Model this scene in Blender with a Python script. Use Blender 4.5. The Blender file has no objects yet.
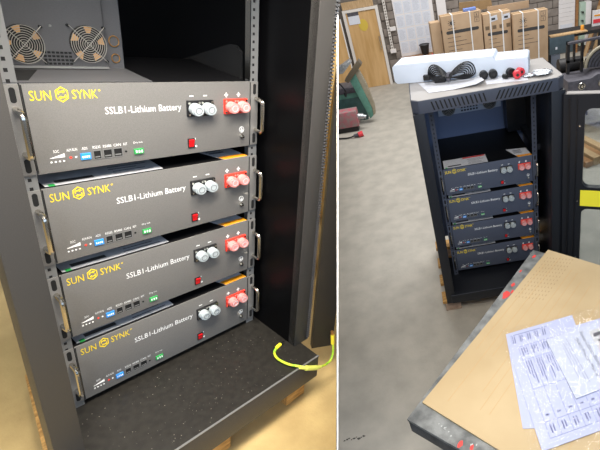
import bpy, bmesh, math, random
from mathutils import Matrix, Vector
random.seed(7)
scn = bpy.context.scene
C = scn.collection
PI = math.pi

# ------------------------------------------------------------------ camera
FPX, PX, PY = 440.0, 440.0, 225.0            # focal length and principal point, in pixels of a 600 x 450 frame
SR = 1.5                                     # size of the workshop bay (metres per model unit)
RR = Matrix(((0.9861892279270326, -0.08378547999656494, -0.14286637134899424),
             (-0.1653594052932477, -0.5467030861533295, -0.8208361606748864),
             (-0.009331334403339941, 0.8331240777532298, -0.5530074115833192)))
CAMPOS = Vector((-0.035, -1.911, 1.762)) * SR
RL = Matrix(((0.5393567986595589, -0.8180739248069157, 0.19962288769257108),
             (-0.26876021763916025, -0.3918977187331949, -0.8798773343292057),
             (0.7980364585369915, 0.4209171315148936, -0.43123842505394894)))
TL = Vector((-0.8553469222705279, 0.4206670409490772, 1.0599442969509094))
RT = RR.transposed()
cam_d = bpy.data.cameras.new('camera'); cam = bpy.data.objects.new('camera', cam_d); C.objects.link(cam)
cam_d.sensor_fit = 'HORIZONTAL'; cam_d.sensor_width = 36.0
cam_d.lens = FPX * 36.0 / 600.0
cam_d.shift_x = (300.0 - PX) / 600.0
cam_d.shift_y = (PY - 225.0) / 600.0
cam_d.clip_start = 0.02; cam_d.clip_end = 100
cm = Matrix.Identity(4)
for r in range(3):
    cm[r][0] = RT[r][0]; cm[r][1] = -RT[r][1]; cm[r][2] = -RT[r][2]; cm[r][3] = CAMPOS[r]
cam.matrix_world = cm
scn.camera = cam
CV = Matrix.Identity(4)                      # view frame (x right, y down, z ahead) to world
for r in range(3):
    for c in range(3): CV[r][c] = RT[r][c]
    CV[r][3] = CAMPOS[r]
ML = Matrix.Identity(4)                      # the near bay (left) stands on its own floor
a = RT @ RL; tt = CAMPOS + RT @ TL
for r in range(3):
    for c in range(3): ML[r][c] = a[r][c]
    ML[r][3] = tt[r]
MR = Matrix.Identity(4)

# ------------------------------------------------------------------ world, lights, exposure
w = bpy.data.worlds.new('world'); scn.world = w; w.use_nodes = True
bg = w.node_tree.nodes['Background']; bg.inputs[0].default_value = (0.92, 0.95, 1.0, 1); bg.inputs[1].default_value = 0.20
scn.view_settings.view_transform = 'Standard'; scn.view_settings.look = 'None'
scn.view_settings.gamma = 1.0; scn.view_settings.exposure = 0.0; scn.view_settings.use_curve_mapping = False

def area(name, loc, target, sx, sy, power, col, M=MR):
    d = bpy.data.lights.new(name, 'AREA'); d.shape = 'RECTANGLE'; d.size = sx; d.size_y = sy; d.energy = power; d.color = col
    o = bpy.data.objects.new(name, d); C.objects.link(o)
    p = M @ Vector(loc); t = M @ Vector(target)
    o.location = p; o.rotation_euler = (t - p).to_track_quat('-Z', 'Y').to_euler()
    return o
# workshop bay: ceiling battens and daylight from the roller door behind the photographer
area('ceiling_lamp', (0.2, 1.2, 4.6), (0.2, 1.2, 0), 4.0, 0.5, 105, (1.0, 1.0, 1.0))
area('ceiling_lamp', (0.6, 4.4, 4.6), (0.6, 4.4, 0), 4.0, 0.5, 190, (1.0, 0.99, 0.97))
area('ceiling_lamp', (2.8, 3.0, 4.6), (2.8, 3.4, 0), 2.5, 0.5, 100, (1.0, 0.99, 0.97))
area('door_daylight', (1.2, -5.5, 3.4), (0.4, 0.5, 0.9), 4.0, 2.6, 125, (0.52, 0.72, 1.0))
# near bay: added fill light brightens the upper modules most, daylight from the side
area('rack_fill_light', (0.05, -0.52, 1.50), (0.2, 0.0, 0.45), 1.0, 0.30, 60, (1.0, 0.93, 0.83), ML)
area('side_daylight', (-1.5, -0.9, 1.3), (0.2, 0.0, 0.3), 1.2, 1.2, 7, (1.0, 0.95, 0.86), ML)

area('timber_fill_light', (0.62, 0.10, 1.75), (1.05, 0.5, 0.3), 0.3, 0.3, 14, (1.0, 0.93, 0.83), ML)  # added light to brighten the timbers in the gap, no fixture there

# ------------------------------------------------------------------ materials
def lin(c):
    if isinstance(c, str):
        c = [int(c[i:i+2], 16) / 255 for i in (0, 2, 4)]
        c = [x / 12.92 if x <= .04045 else ((x + .055) / 1.055) ** 2.4 for x in c]
    return (c[0], c[1], c[2], 1)
MATS = {}
def mat(name, col, rough=.5, metal=0., noise=0., scale=20., col2=None, bump=0., bscale=None, spec=None, coat=0., stretch=None, detail=4):
    if name in MATS: return MATS[name]
    m = bpy.data.materials.new(name); m.use_nodes = True; nt = m.node_tree
    b = nt.nodes['Principled BSDF']
    c1 = lin(col)
    b.inputs['Base Color'].default_value = c1; b.inputs['Roughness'].default_value = rough; b.inputs['Metallic'].default_value = metal
    if spec is not None: b.inputs['Specular IOR Level'].default_value = spec
    if coat: b.inputs['Coat Weight'].default_value = coat
    vec = None
    if noise or col2 or bump:
        tc = nt.nodes.new('ShaderNodeTexCoord'); mp = nt.nodes.new('ShaderNodeMapping')
        nt.links.new(tc.outputs['Object'], mp.inputs['Vector']); vec = mp.outputs['Vector']
        if stretch: mp.inputs['Scale'].default_value = stretch
    if noise or col2:
        n = nt.nodes.new('ShaderNodeTexNoise'); n.inputs['Scale'].default_value = scale; n.inputs['Detail'].default_value = detail
        nt.links.new(vec, n.inputs['Vector'])
        r = nt.nodes.new('ShaderNodeValToRGB')
        k = noise or .3
        e = lin(col2) if col2 else tuple(x * (1 - k) for x in c1[:3]) + (1,)
        r.color_ramp.elements[0].position = .35; r.color_ramp.elements[1].position = .65
        r.color_ramp.elements[0].color = e
        r.color_ramp.elements[1].color = c1 if col2 else tuple(min(1, x * (1 + k)) for x in c1[:3]) + (1,)
        nt.links.new(n.outputs['Fac'], r.inputs['Fac']); nt.links.new(r.outputs['Color'], b.inputs['Base Color'])
    if bump:
        n2 = nt.nodes.new('ShaderNodeTexNoise'); n2.inputs['Scale'].default_value = bscale or scale * 4; n2.inputs['Detail'].default_value = 3
        nt.links.new(vec, n2.inputs['Vector'])
        bp = nt.nodes.new('ShaderNodeBump'); bp.inputs['Strength'].default_value = bump; bp.inputs['Distance'].default_value = .01
        nt.links.new(n2.outputs['Fac'], bp.inputs['Height']); nt.links.new(bp.outputs['Normal'], b.inputs['Normal'])
    MATS[name] = m
    return m
def glass(name, tint, k=.12):
    m = bpy.data.materials.new(name); m.use_nodes = True; nt = m.node_tree; nt.nodes.clear()
    o = nt.nodes.new('ShaderNodeOutputMaterial'); mx = nt.nodes.new('ShaderNodeMixShader'); t = nt.nodes.new('ShaderNodeBsdfTransparent'); g = nt.nodes.new('ShaderNodeBsdfGlossy')
    t.inputs[0].default_value = lin(tint); g.inputs['Roughness'].default_value = .05; mx.inputs[0].default_value = k
    nt.links.new(t.outputs[0], mx.inputs[1]); nt.links.new(g.outputs[0], mx.inputs[2]); nt.links.new(mx.outputs[0], o.inputs[0])
    return m
def film(name):
    m = bpy.data.materials.new(name); m.use_nodes = True; nt = m.node_tree; nt.nodes.clear()
    o = nt.nodes.new('ShaderNodeOutputMaterial'); mx = nt.nodes.new('ShaderNodeMixShader'); t = nt.nodes.new('ShaderNodeBsdfTransparent'); g = nt.nodes.new('ShaderNodeBsdfGlossy')
    g.inputs['Roughness'].default_value = .12; mx.inputs[0].default_value = .03
    tc = nt.nodes.new('ShaderNodeTexCoord'); n = nt.nodes.new('ShaderNodeTexNoise'); n.inputs['Scale'].default_value = 9; n.inputs['Distortion'].default_value = 2.0
    bp = nt.nodes.new('ShaderNodeBump'); bp.inputs['Strength'].default_value = .6; bp.inputs['Distance'].default_value = .03
    nt.links.new(tc.outputs['Object'], n.inputs['Vector']); nt.links.new(n.outputs['Fac'], bp.inputs['Height']); nt.links.new(bp.outputs['Normal'], g.inputs['Normal'])
    nt.links.new(t.outputs[0], mx.inputs[1]); nt.links.new(g.outputs[0], mx.inputs[2]); nt.links.new(mx.outputs[0], o.inputs[0])
    return m

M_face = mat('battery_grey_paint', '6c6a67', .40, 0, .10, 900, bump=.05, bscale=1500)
M_face2 = mat('battery_grey_cool_lit', '474d5c', .40, 0, .08, 600)  # cool light of the far bay put into the grey paint
M_case = mat('battery_case_black', '0b0b0d', .5, spec=.2)
M_cab = mat('cabinet_black_paint', '3a3836', .42, 0, .12, 700, bump=.04, bscale=1200)
M_gloss = mat('cabinet_black_gloss', '060607', .35, spec=.12)
M_back = mat('cabinet_inner_grey', '4c4c4e', .45, 0, .05, 400)
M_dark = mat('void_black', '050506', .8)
M_basedust = mat('cabinet_floor_dusty', '211f1c', .38, 0, 0, 60, col2='2a2824', bump=.03, bscale=500)
M_rail = mat('rail_grey', '7b7b7a', .42, .3)
M_steel = mat('polished_steel', 'c9c4ba', .22, 1.)
M_wire = mat('fan_guard_chrome', '8f8c86', .55, .3)
M_white = mat('print_white', 'f2f2f0', .5)
M_yel = mat('print_yellow', 'f0d21c', .5)
M_red = mat('terminal_red', 'e03a2c', .35)
M_redcap = mat('terminal_red_cap', 'dd8f8a', .35)
M_greycap = mat('terminal_grey_cap', 'aab2b4', .35)
M_blackp = mat('black_plastic', '18181a', .4)
M_swred = mat('switch_red', 'd8141c', .3)
M_blue = mat('dip_blue', '2f8fe0', .4)
M_green = mat('connector_green', '2f9a4c', .4)
M_redled = mat('led_red', 'f04030', .4)
M_label = mat('label_white', 'bcbcc0', .5, 0, .08, 60)
M_labelred = mat('label_red', 'c8241c', .5)
M_orange = mat('label_orange', 'e8951c', .5)
M_copper = mat('copper_ring', 'b98a50', .35, .7)
M_fanblade = mat('fan_blade_tan', 'b58a58', .5)
M_ygreen = mat('earth_wire_green', '8fd83a', .4, 0, 0, 60, col2='d8e23a', stretch=(1, 1, 1))
M_ygel = mat('connector_yellow', 'f2e23c', .4)
M_joint = mat('joint_pale_yellow', 'dfe46a', .35)
M_lfloor = mat('warm_concrete', 'c2a872', .75, 0, 0, 7, col2='ab9260', bump=.12, bscale=120)
M_wood = mat('pallet_wood', 'c79a58', .7, 0, 0, 26, col2='97703c', stretch=(1, 6, 6), bump=.15)
M_timber = mat('timber_pale', 'f2d79a', .7, 0, 0, 14, col2='d8b676', stretch=(5, 5, 1))

M_rfloor = mat('grey_concrete', 'b3ada2', .6, 0, 0, 5.5, col2='a39e94', bump=.15, bscale=55, detail=14)
M_block = mat('wall_block', '8a8078', .85, 0, 0, 6, col2='776d65', bump=.25, bscale=60)
M_mortar = mat('wall_mortar', '6d655d', .9, 0, .1, 20)
M_oak = mat('door_oak_veneer', 'cfa874', .45, 0, 0, 3, col2='bb935c', stretch=(4, 4, .5))
M_frame = mat('door_frame_white', 'd9d2ca', .5)
M_brass = mat('sign_yellow', 'cdb048', .35)
M_paper = mat('paper_white', 'd2d4dc', .6, 0, .04, 30)
M_ink = mat('paper_ink', '55565e', .6)
M_card = mat('cardboard', 'b2977a', .75, 0, 0, 4, col2='a68a6c', bump=.04, bscale=80)
M_cardb = mat('cardboard_dark', '8f7450', .8, 0, .08, 12)
M_cardp = mat('cardboard_sheet', 'bda782', .75, 0, 0, 3, col2='b39c76')
M_print = mat('carton_ink', '3c3a3a', .7)
M_strap = mat('strap_white', 'e4e4e4', .4)
M_foam = mat('white_foam', 'd9e2f0', .6, bump=.06, bscale=400)
M_rcab = mat('cabinet_black_cool_lit', '13161d', .42, 0, .06, 300)  # cool light put into the cabinet's black paint
M_rcap = mat('cabinet_cap_cool_lit', '3d424f', .42, 0, .05, 300)  # same black paint, tinted for the cool light
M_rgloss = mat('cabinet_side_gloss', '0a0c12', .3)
M_rback = mat('cabinet_back_cool_lit', '5a6682', .45)  # bluish front light put into the back panel's colour
M_captop = mat('cap_top_reflection', 'a39e9a', .35)  # pale sky reflection on the cap top put into its colour
M_ysticker = mat('sticker_yellow', 'fff03a', .5)
M_cable = mat('black_cable', '141518', .35)
M_redcon = mat('connector_red', 'e0404a', .35)
M_foil = mat('foil_bag', 'b8bcc2', .25, .6, .3, 40, bump=.6, bscale=60)
M_table = mat('worn_steel_table', '8d8f8e', .5, .2, 0, 16, col2='5f6161', bump=.1, bscale=120)
M_tside = mat('table_edge_dark', '3e4042', .5, .3, 0, 14, col2='585a5c', bump=.2, bscale=90)
M_rpaint = mat('red_paint', 'd03a34', .5)
M_sheet = mat('document_paper', 'abb1d2', .5)
M_ink2 = mat('document_ink', '62668c', .6)
M_green_m = mat('machine_green', '5a8c7c', .5, 0, .15, 12)
M_green_d = mat('machine_green_dark', '3f5f5c', .5, 0, .15, 12)
M_beige_m = mat('machine_beige', '9a917c', .5, 0, .1, 12)
M_grey_m = mat('machine_grey', '55535a', .5, .2, .2, 18)
M_steelb = mat('steel_blue_grey', '4a5860', .45, .2, .1, 15)
M_dk_m = mat('machine_dark', '2c2a2a', .55, .2, .2, 15)
M_alum = mat('cast_aluminium', 'b5b8ba', .35, .8, .15, 30)
M_woodb = mat('brown_wood', 'a5764a', .6, 0, 0, 10, col2='8a5f38', stretch=(1, 5, 5))
M_pine = mat('pine_board', 'c0a078', .65, 0, 0, 10, col2='a98a62', stretch=(5, 5, 1))
M_wallwhite = mat('white_board', 'ded8d6', .6, 0, .03, 4)
M_palegreen = mat('pale_green_metal', 'a9bcab', .5)
M_div = mat('added_divider_grey', 'd5d3d0', .6)
M_pinkred = mat('worn_red_paint', 'b4606a', .6, 0, 0, 12, col2='8c8480')
M_glass = glass('door_glass', 'e8ecec', .08)
M_film = film('clear_plastic_film')

# ------------------------------------------------------------------ mesh helpers
SC = 1.0; MS = MR
class B:
    def __init__(s): s.v = []; s.f = []
    def add(s, vs, fs):
        n = len(s.v); s.v += [Vector(q) for q in vs]; s.f += [[i + n for i in q] for q in fs]; return s
    def box(s, x0, x1, y0, y1, z0, z1):
        vs = [(x, y, z) for z in (z0, z1) for y in (y0, y1) for x in (x0, x1)]
        return s.add(vs, [(0, 2, 3, 1), (4, 5, 7, 6), (0, 1, 5, 4), (2, 6, 7, 3), (0, 4, 6, 2), (1, 3, 7, 5)])
    def prism(s, poly, lo, hi, ax='z'):
        # poly of (u, v); ax 'z': (x,y), 'y': (x,z), 'x': (y,z)
        def P(u, v, t): return {'z': (u, v, t), 'y': (u, t, v), 'x': (t, u, v)}[ax]
        n = len(poly); ar = sum(poly[i][0] * poly[(i + 1) % n][1] - poly[(i + 1) % n][0] * poly[i][1] for i in range(n))
        if ar < 0: poly = poly[::-1]
        vs = [P(u, v, lo) for u, v in poly] + [P(u, v, hi) for u, v in poly]
        fs = [list(range(n))[::-1], list(range(n, 2 * n))] + [(i, (i + 1) % n, (i + 1) % n + n, i + n) for i in range(n)]
        if ax == 'y': fs = [list(q)[::-1] for q in fs]
        return s.add(vs, fs)
    def slab(s, pts, n, t):
        # planar polygon of 3-D points thickened by t along n
        n = Vector(n).normalized() * t; k = len(pts)
        vs = [Vector(p) for p in pts] + [Vector(p) + n for p in pts]
        return s.add(vs, [list(range(k))[::-1], list(range(k, 2 * k))] + [(i, (i + 1) % k, (i + 1) % k + k, i + k) for i in range(k)])
    def cyl(s, p, q, r, n=16, r2=None):
        p = Vector(p); q = Vector(q); d = (q - p).normalized(); r2 = r if r2 is None else r2
        u = d.orthogonal().normalized(); v = d.cross(u)
        vs = []
        for c, rad in ((p, r), (q, r2)):
            for i in range(n):
                t = 2 * PI * i / n; vs.append(c + (u * math.cos(t) + v * math.sin(t)) * rad)
        return s.add(vs, [list(range(n))[::-1], list(range(n, 2 * n))] + [(i, (i + 1) % n, (i + 1) % n + n, i + n) for i in range(n)])
    def tube(s, pts, r, n=8, closed=False):
        pts = [Vector(p) for p in pts]; k = len(pts); rings = []; u = None
        for i, p in enumerate(pts):
            if closed: d = pts[(i + 1) % k] - pts[i - 1]
            else: d = pts[min(i + 1, k - 1)] - pts[max(i - 1, 0)]
            d.normalize()
            u = d.orthogonal().normalized() if u is None else (u - d * u.dot(d)).normalized()
            v = d.cross(u); rings.append([p + (u * math.cos(2 * PI * j / n) + v * math.sin(2 * PI * j / n)) * r for j in range(n)])
        vs = [q for g in rings for q in g]; fs = []
        for i in range(k if closed else k - 1):
            a = i * n; b2 = ((i + 1) % k) * n
            for j in range(n): fs.append((a + j, a + (j + 1) % n, b2 + (j + 1) % n, b2 + j))
        if not closed: fs += [list(range(n))[::-1], list(range((k - 1) * n, k * n))]
        return s.add(vs, fs)
    def ring(s, c, ax, R, r, n=28, m=6, sz=1.0):
        c = Vector(c); d = Vector(ax).normalized(); u = Vector((1, 0, 0)) if abs(d.x) < .9 else Vector((0, 1, 0)); v = d.cross(u)
        return s.tube([c + u * math.cos(2 * PI * i / n) * R + v * math.sin(2 * PI * i / n) * R * sz for i in range(n)], r, m, True)
    def ball(s, c, r, sz=1., n=12, m=8):
        vs = []; c = Vector(c)
        for i in range(1, m):
            for j in range(n):
                a1 = PI * i / m; b1 = 2 * PI * j / n; vs.append(c + Vector((math.sin(a1) * math.cos(b1), math.sin(a1) * math.sin(b1), math.cos(a1) * sz)) * r)
        vs += [c + Vector((0, 0, r * sz)), c - Vector((0, 0, r * sz))]; k = len(vs)
        fs = [(i * n + j, (i + 1) * n + j, (i + 1) * n + (j + 1) % n, i * n + (j + 1) % n) for i in range(m - 2) for j in range(n)]
        fs += [(k - 2, j, (j + 1) % n) for j in range(n)] + [(k - 1, (m - 2) * n + (j + 1) % n, (m - 2) * n + j) for j in range(n)]
        return s.add(vs, fs)
    def xf(s, M):
        s.v = [M @ q for q in s.v]; return s
def obj(name, b, m, parent=None, bevel=0, smooth=False, fix=False):
    me = bpy.data.meshes.new(name)
    me.from_pydata([tuple(q * SC) for q in b.v], [], b.f)
    bm = bmesh.new(); bm.from_mesh(me)
    if fix or True: bmesh.ops.recalc_face_normals(bm, faces=bm.faces)
    if bevel:
        es = [e for e in bm.edges if len(e.link_faces) == 2 and e.calc_face_angle(0) > .6]
        bmesh.ops.bevel(bm, geom=es, offset=bevel * SC, segments=2, profile=.6, affect='EDGES')
    bm.to_mesh(me); bm.free()
    if smooth or bevel:
        for p in me.polygons: p.use_smooth = True
        me.set_sharp_from_angle(angle=math.radians(38))
    me.materials.append(m)
    o = bpy.data.objects.new(name, me); C.objects.link(o)
    if parent: o.parent = parent
    return o
def from_mesh(name, me, m, parent):
    me.materials.clear(); me.materials.append(m)
    o = bpy.data.objects.new(name, me); C.objects.link(o); o.parent = parent; return o
def tag(o, label=None, cat=None, group=None, kind=None):
    if label: o['label'] = label
    if cat: o['category'] = cat
    if group: o['group'] = group
    if kind: o['kind'] = kind
    return o
def place(o, loc=(0, 0, 0), rz=0):
    o.matrix_world = MS @ Matrix.Translation(Vector(loc) * SC) @ Matrix.Rotation(rz, 4, 'Z'); return o
def thing(name, label, cat, loc=(0, 0, 0), rz=0, group=None):
    o = bpy.data.objects.new(name, None); C.objects.link(o); o.empty_display_size = .05
    place(o, loc, rz); return tag(o, label, cat, group)
def single(name, b, m, label, cat, loc=(0, 0, 0), rz=0, group=None, **k):
    o = obj(name, b, m, None, **k); place(o, loc, rz); return tag(o, label, cat, group)
def copy_tree(o, parent=None):
    c = o.copy(); C.objects.link(c); c.parent = parent
    for ch in list(o.children): copy_tree(ch, c)
    return c
TXT = {}
def text_B(body, x0, x1, z0, z1, y, ext=.0004, plane='xz', keep=False):
    """lettering fitted into a rectangle, standing proud of the surface at y"""
    if body not in TXT:
        cu = bpy.data.curves.new('lettering', 'FONT'); cu.body = body; cu.size = 1; cu.resolution_u = 2; cu.fill_mode = 'FRONT'
        ob = bpy.data.objects.new('lettering', cu); me = bpy.data.meshes.new_from_object(ob)
        vs = [tuple(q.co) for q in me.vertices]; fs = [tuple(p.vertices) for p in me.polygons]
        bpy.data.objects.remove(ob); bpy.data.curves.remove(cu); bpy.data.meshes.remove(me)
        TXT[body] = (vs, fs)
    vs, fs = TXT[body]
    xs = [q[0] for q in vs]; ys = [q[1] for q in vs]
    ax, bx_, ay, by = min(xs), max(xs), min(ys), max(ys)
    sx = (x1 - x0) / (bx_ - ax); sz = (z1 - z0) / (by - ay)
    b = B()
    if plane == 'xz': b.add([(x0 + (q[0] - ax) * sx, y, z0 + (q[1] - ay) * sz) for q in vs], fs)
    else: b.add([(x0 + (q[0] - ax) * sx, z0 + (q[1] - ay) * sz, y) for q in vs], fs)
    return b
def clip(o, n, p):
    """keep the part of a mesh on the negative side of a world plane"""
    bpy.context.view_layer.update(); bm = bmesh.new(); bm.from_mesh(o.data); im = o.matrix_world.inverted()
    pl = im @ Vector(p); nl = im.to_3x3() @ Vector(n)
    bmesh.ops.bisect_plane(bm, geom=bm.verts[:] + bm.edges[:] + bm.faces[:], plane_co=pl, plane_no=nl, clear_outer=True)
    bm.to_mesh(o.data); bm.free(); return o

# ------------------------------------------------------------------ setting
KS = (337.6 - PX) / FPX                      # plane of the added sheet between the two bays
DN = (CV.to_3x3() @ Vector((1, 0, -KS))).normalized()
h = .0016
SC = 1.0; MS = CV
pb = B(); z0, z1 = 1.0, 3.3; k = .62
vs = []
for zz in (z0, z1):
    for yy in (-k, k):
        for dx in (-h, h): vs.append((KS * zz + dx, yy * zz, zz))
pb.add(vs, [(0, 1, 3, 2), (4, 6, 7, 5), (0, 4, 5, 1), (2, 3, 7, 6), (0, 2, 6, 4), (1, 5, 7, 3)])
o = obj('added_divider', pb, M_div); place(o); o['kind'] = 'structure'; o['label'] = 'thin pale grey sheet added between the two bays'  # added on the seam line, keeps the light of the two bays apart

# near bay floor
MS = ML
o = obj('floor', B().box(-3, 4.5, -1.6, 4.5, -.24, -.20), M_lfloor); place(o); o['kind'] = 'structure'; o['label'] = 'warm beige concrete floor under the near rack'
clip(o, DN, CAMPOS - DN * .004)
# workshop floor and back wall
SC = SR; MS = MR
o = obj('floor', B().box(-2.5, 4.5, -2.4, 5.2, -.05, 0), M_rfloor); place(o); o['kind'] = 'structure'; o['label'] = 'worn grey concrete floor of the workshop'
clip(o, -DN, CAMPOS + DN * .004)
rfloor = o
wall = obj('wall_back', B().box(-1.6, 4.3, 4.70, 4.9, 0, 2.4), M_mortar); place(wall); wall['kind'] = 'structure'; wall['label'] = 'grey brown blockwork wall at the back of the workshop'
clip(wall, -DN, CAMPOS + DN * .004)
bw, bh, g = .215, .105, .008
blk = None
for r in range(14):
    for c_ in range(18):
        x = -.42 + c_ * bw + (bw / 2 if r % 2 else 0)
        zz = r * bh
        if x > 3.2: continue
        if blk is None: blk = obj('block', B().box(g / 2, bw - g / 2, 0, .03, g / 2, bh - g / 2), M_block, wall, bevel=.003); q = blk
        else: q = blk.copy(); C.objects.link(q)
        q.location = Vector((x, 4.68 + random.uniform(-.002, .002), zz)) * SC

# ------------------------------------------------------------------ battery module
def hexpts(cx, cz, r, sz): return [(cx + r * math.sin(PI / 3 * i), cz + r * sz * math.cos(PI / 3 * i)) for i in range(6)]
def make_module(H, zk, depth, M_face):
    """front face at y = 0, from x = 0 to .44, z = 0 to H; zk stretches small round details with the face"""
    W = .44; root = bpy.data.objects.new('battery_module', None); C.objects.link(root); root.empty_display_size = .05
    X = lambda u: u * W
    Z = lambda v: (1 - v) * H
    obj('case', B().box(.003, W - .003, .0025, depth, .002, H - .002), M_case, root, bevel=.0015)
    obj('front_panel', B().box(0, W, -.0005, .0025, 0, H), M_face, root, bevel=.0008)
    E = .0215
    for s in (0, 1):
        x0, x1 = (-E, -.0012) if s == 0 else (W + .0012, W + E)
        ear = obj('ear', B().box(x0, x1, -.0005, .003, .001, H - .001), M_face, root, bevel=.0008)
        xm = (x0 + x1) / 2
        for v in (.115, .885):
            b = B(); rr = .0042; hh = H * .055
            poly = [(xm + rr * math.cos(t), Z(v) + hh + rr * math.sin(t)) for t in [PI * i / 6 for i in range(7)]] + [(xm - rr * math.cos(t), Z(v) - hh - rr * math.sin(t)) for t in [PI * i / 6 for i in range(7)]]
            obj('slot', b.prism(poly, -.0009, 0, 'y'), M_dark, ear)
        # bow handle standing proud of the ear
        zt, zb, out, r = Z(.26), Z(.75), .029, .0050
        xh = xm + (.004 if s else 0)
        path = [(xh, 0, zt), (xh, -out * .6, zt)]
        path += [(xh, -out + .010 * (1 - math.sin(t)), zt - .010 * (1 - math.cos(t))) for t in [PI / 2 * i / 4 for i in range(1, 5)]]
        path += [(xh, -out + .010 * (1 - math.cos(t)), zb + .010 * (1 - math.sin(t))) for t in [PI / 2 * i / 4 for i in range(0, 4)]]
        path += [(xh, -out * .6, zb), (xh, 0, zb)]
        obj('handle', B().tube(path, r, 8), M_steel, root, smooth=True)
    for x0 in (.0002, W - .0022): obj('seam', B().box(x0, x0 + .002, -.0009, 0, .002, H - .002), M_dark, root)
    # emblem and brand lettering
    zc = Z(.119); er = .0108
    b = B(); po = hexpts(X(.127), zc, er, 1.32); pi = hexpts(X(.127), zc, er * .84, 1.32)
    for i in range(6):
        j = (i + 1) % 6; b.prism([po[i], po[j], pi[j], pi[i]], -.0012, 0, 'y')
    em = obj('emblem', b, M_yel, root)
    b = B()
    for s in (1, -1):
        P = lambda u, v: (X(.127) + s * u * er, zc + s * v * er * 1.25)
        b.prism([P(-.56, .04), P(-.56, .36), P(-.42, .46), P(.12, .46), P(.12, .30), P(-.38, .30), P(-.38, .04)], -.0012, 0, 'y')
        b.prism([P(.12, .60), P(.52, .38), P(.12, .16)], -.0012, 0, 'y')
    obj('emblem_arrows', b, M_yel, em)
    obj('brand_lettering', text_B('SUN', X(.022), X(.091), Z(.178), Z(.072), -.0011), M_yel, root)
    obj('brand_lettering', text_B('SYNK', X(.161), X(.252), Z(.172), Z(.070), -.0011), M_yel, root)
    b = B(); b.ring((X(.260), -.0009, Z(.082)), (0, 1, 0), .0016, .0004, 12, 4)
    obj('trademark', b, M_yel, root)
    obj('model_lettering', text_B('SSLB1-Lithium Battery', X(.272), X(.606), Z(.392), Z(.278), -.0011), M_white, root)
    # status row
    zl = Z(.855)
    b = B()
    for i in range(4): b.cyl((X(.052 + i * .0145), -.0012, zl - .003), (X(.052 + i * .0145), 0, zl - .003), .0016, 10)
    obj('charge_lights', b, M_white, root)
    obj('charge_wedge', B().prism([(X(.048), Z(.828)), (X(.101), Z(.828)), (X(.101), Z(.785))], -.001, 0, 'y'), M_white, root)
    obj('alarm_light', B().cyl((X(.121), -.0014, zl + .002), (X(.121), 0, zl + .002), .0022, 10), M_redled, root)
    obj('run_light', B().cyl((X(.140), -.0012, zl + .002), (X(.140), 0, zl + .002), .0017, 10), M_white, root)
    dip = obj('dip_switch', B().box(X(.156), X(.194), -.003, 0, Z(.885), Z(.81)), M_blue, root)
    b = B()
    for i in range(4): b.box(X(.161 + i * .0078), X(.1655 + i * .0078), -.0036, -.003, Z(.862), Z(.838))
    obj('dip_lever', b, M_white, dip)
    for (u0, u1) in ((.204, .237), (.243, .281), (.284, .323)):
        v0, v1 = .905, .79; t = .0014
        p = obj('data_port', B().box(X(u0), X(u1), -.0015, 0, Z(v0), Z(v0) + t).box(X(u0), X(u1), -.0015, 0, Z(v1) - t, Z(v1)).box(X(u0), X(u0) + t, -.0015, 0, Z(v0), Z(v1)).box(X(u1) - t, X(u1), -.0015, 0, Z(v0), Z(v1)), M_rail, root)
        obj('socket', B().box(X(u0) + t, X(u1) - t, -.0009, 0, Z(v0) + t, Z(v1) - t), M_dark, p)
        obj('contact', B().box(X(u0) + .003, X(u1) - .003, -.0012, -.0009, Z(v0) + .004, Z(v0) + .0065), M_rail, p)
    obj('reset_button', B().cyl((X(.337), -.0012, Z(.85)), (X(.337), 0, Z(.85)), .0022, 10), M_dark, root)
    gp = obj('relay_connector', B().box(X(.37), X(.411), -.004, 0, Z(.895), Z(.83)), M_green, root)
    b = B()
    for i in range(3): b.box(X(.376 + i * .012), X(.382 + i * .012), -.0044, -.004, Z(.88), Z(.845))
    obj('pin', b, M_white, gp)
    for word, u0, u1 in (('SOC', .064, .084), ('ALM RUN', .110, .148), ('ADS', .165, .186), ('RS232', .206, .236), ('RS485', .246, .279), ('CAN', .288, .318), ('RST', .329, .345), ('Dry out', .372, .412)):
        obj('port_lettering', text_B(word, X(u0), X(u1), Z(.768), Z(.735), -.0009), M_white, root)
    # power terminals
    for i, (u, plate, cap) in enumerate(((.667, M_blackp, M_greycap), (.735, M_blackp, M_greycap), (.869, M_red, M_redcap), (.937, M_red, M_redcap))):
        t = obj('terminal', B().box(X(u) - .0155, X(u) + .0155, -.006, 0, Z(.352) - .0155 * zk, Z(.352) + .0155 * zk), plate, root, bevel=.001)
        b = B()
        for sx in (-1, 1):
            for sz in (-1, 1): b.cyl((X(u) + sx * .0115, -.0072, Z(.352) + sz * .0115 * zk), (X(u) + sx * .0115, -.006, Z(.352) + sz * .0115 * zk), .0026, 8)
        obj('screw', b, M_steel, t)
        b = B().cyl((X(u), -.020, Z(.352)), (X(u), -.006, Z(.352)), .0134, 20).cyl((X(u), -.024, Z(.352)), (X(u), -.020, Z(.352)), .0115, 20)
        cp = obj('cap', b, cap, t, smooth=True)
        obj('cap_mark', B().ring((X(u), -.0242, Z(.352)), (0, 1, 0), .007, .0008, 16, 5), M_label if i > 1 else M_rail, cp)
    for u in (.660, .732): obj('minus_mark', B().box(X(u) - .0045, X(u) + .0045, -.001, 0, Z(.186) - .0011, Z(.186) + .0011), M_white, root)
    for u in (.851, .924):
        b = B().box(X(u) - .0045, X(u) + .0045, -.001, 0, Z(.186) - .0013, Z(.186) + .0013).box(X(u) - .0013, X(u) + .0013, -.001, 0, Z(.186) - .0055, Z(.186) + .0055)
        obj('plus_mark', b, M_white, root)
    sw = obj('power_switch', B().box(X(.630), X(.664), -.003, 0, Z(.91), Z(.775)), M_blackp, root, bevel=.0008)
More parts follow.
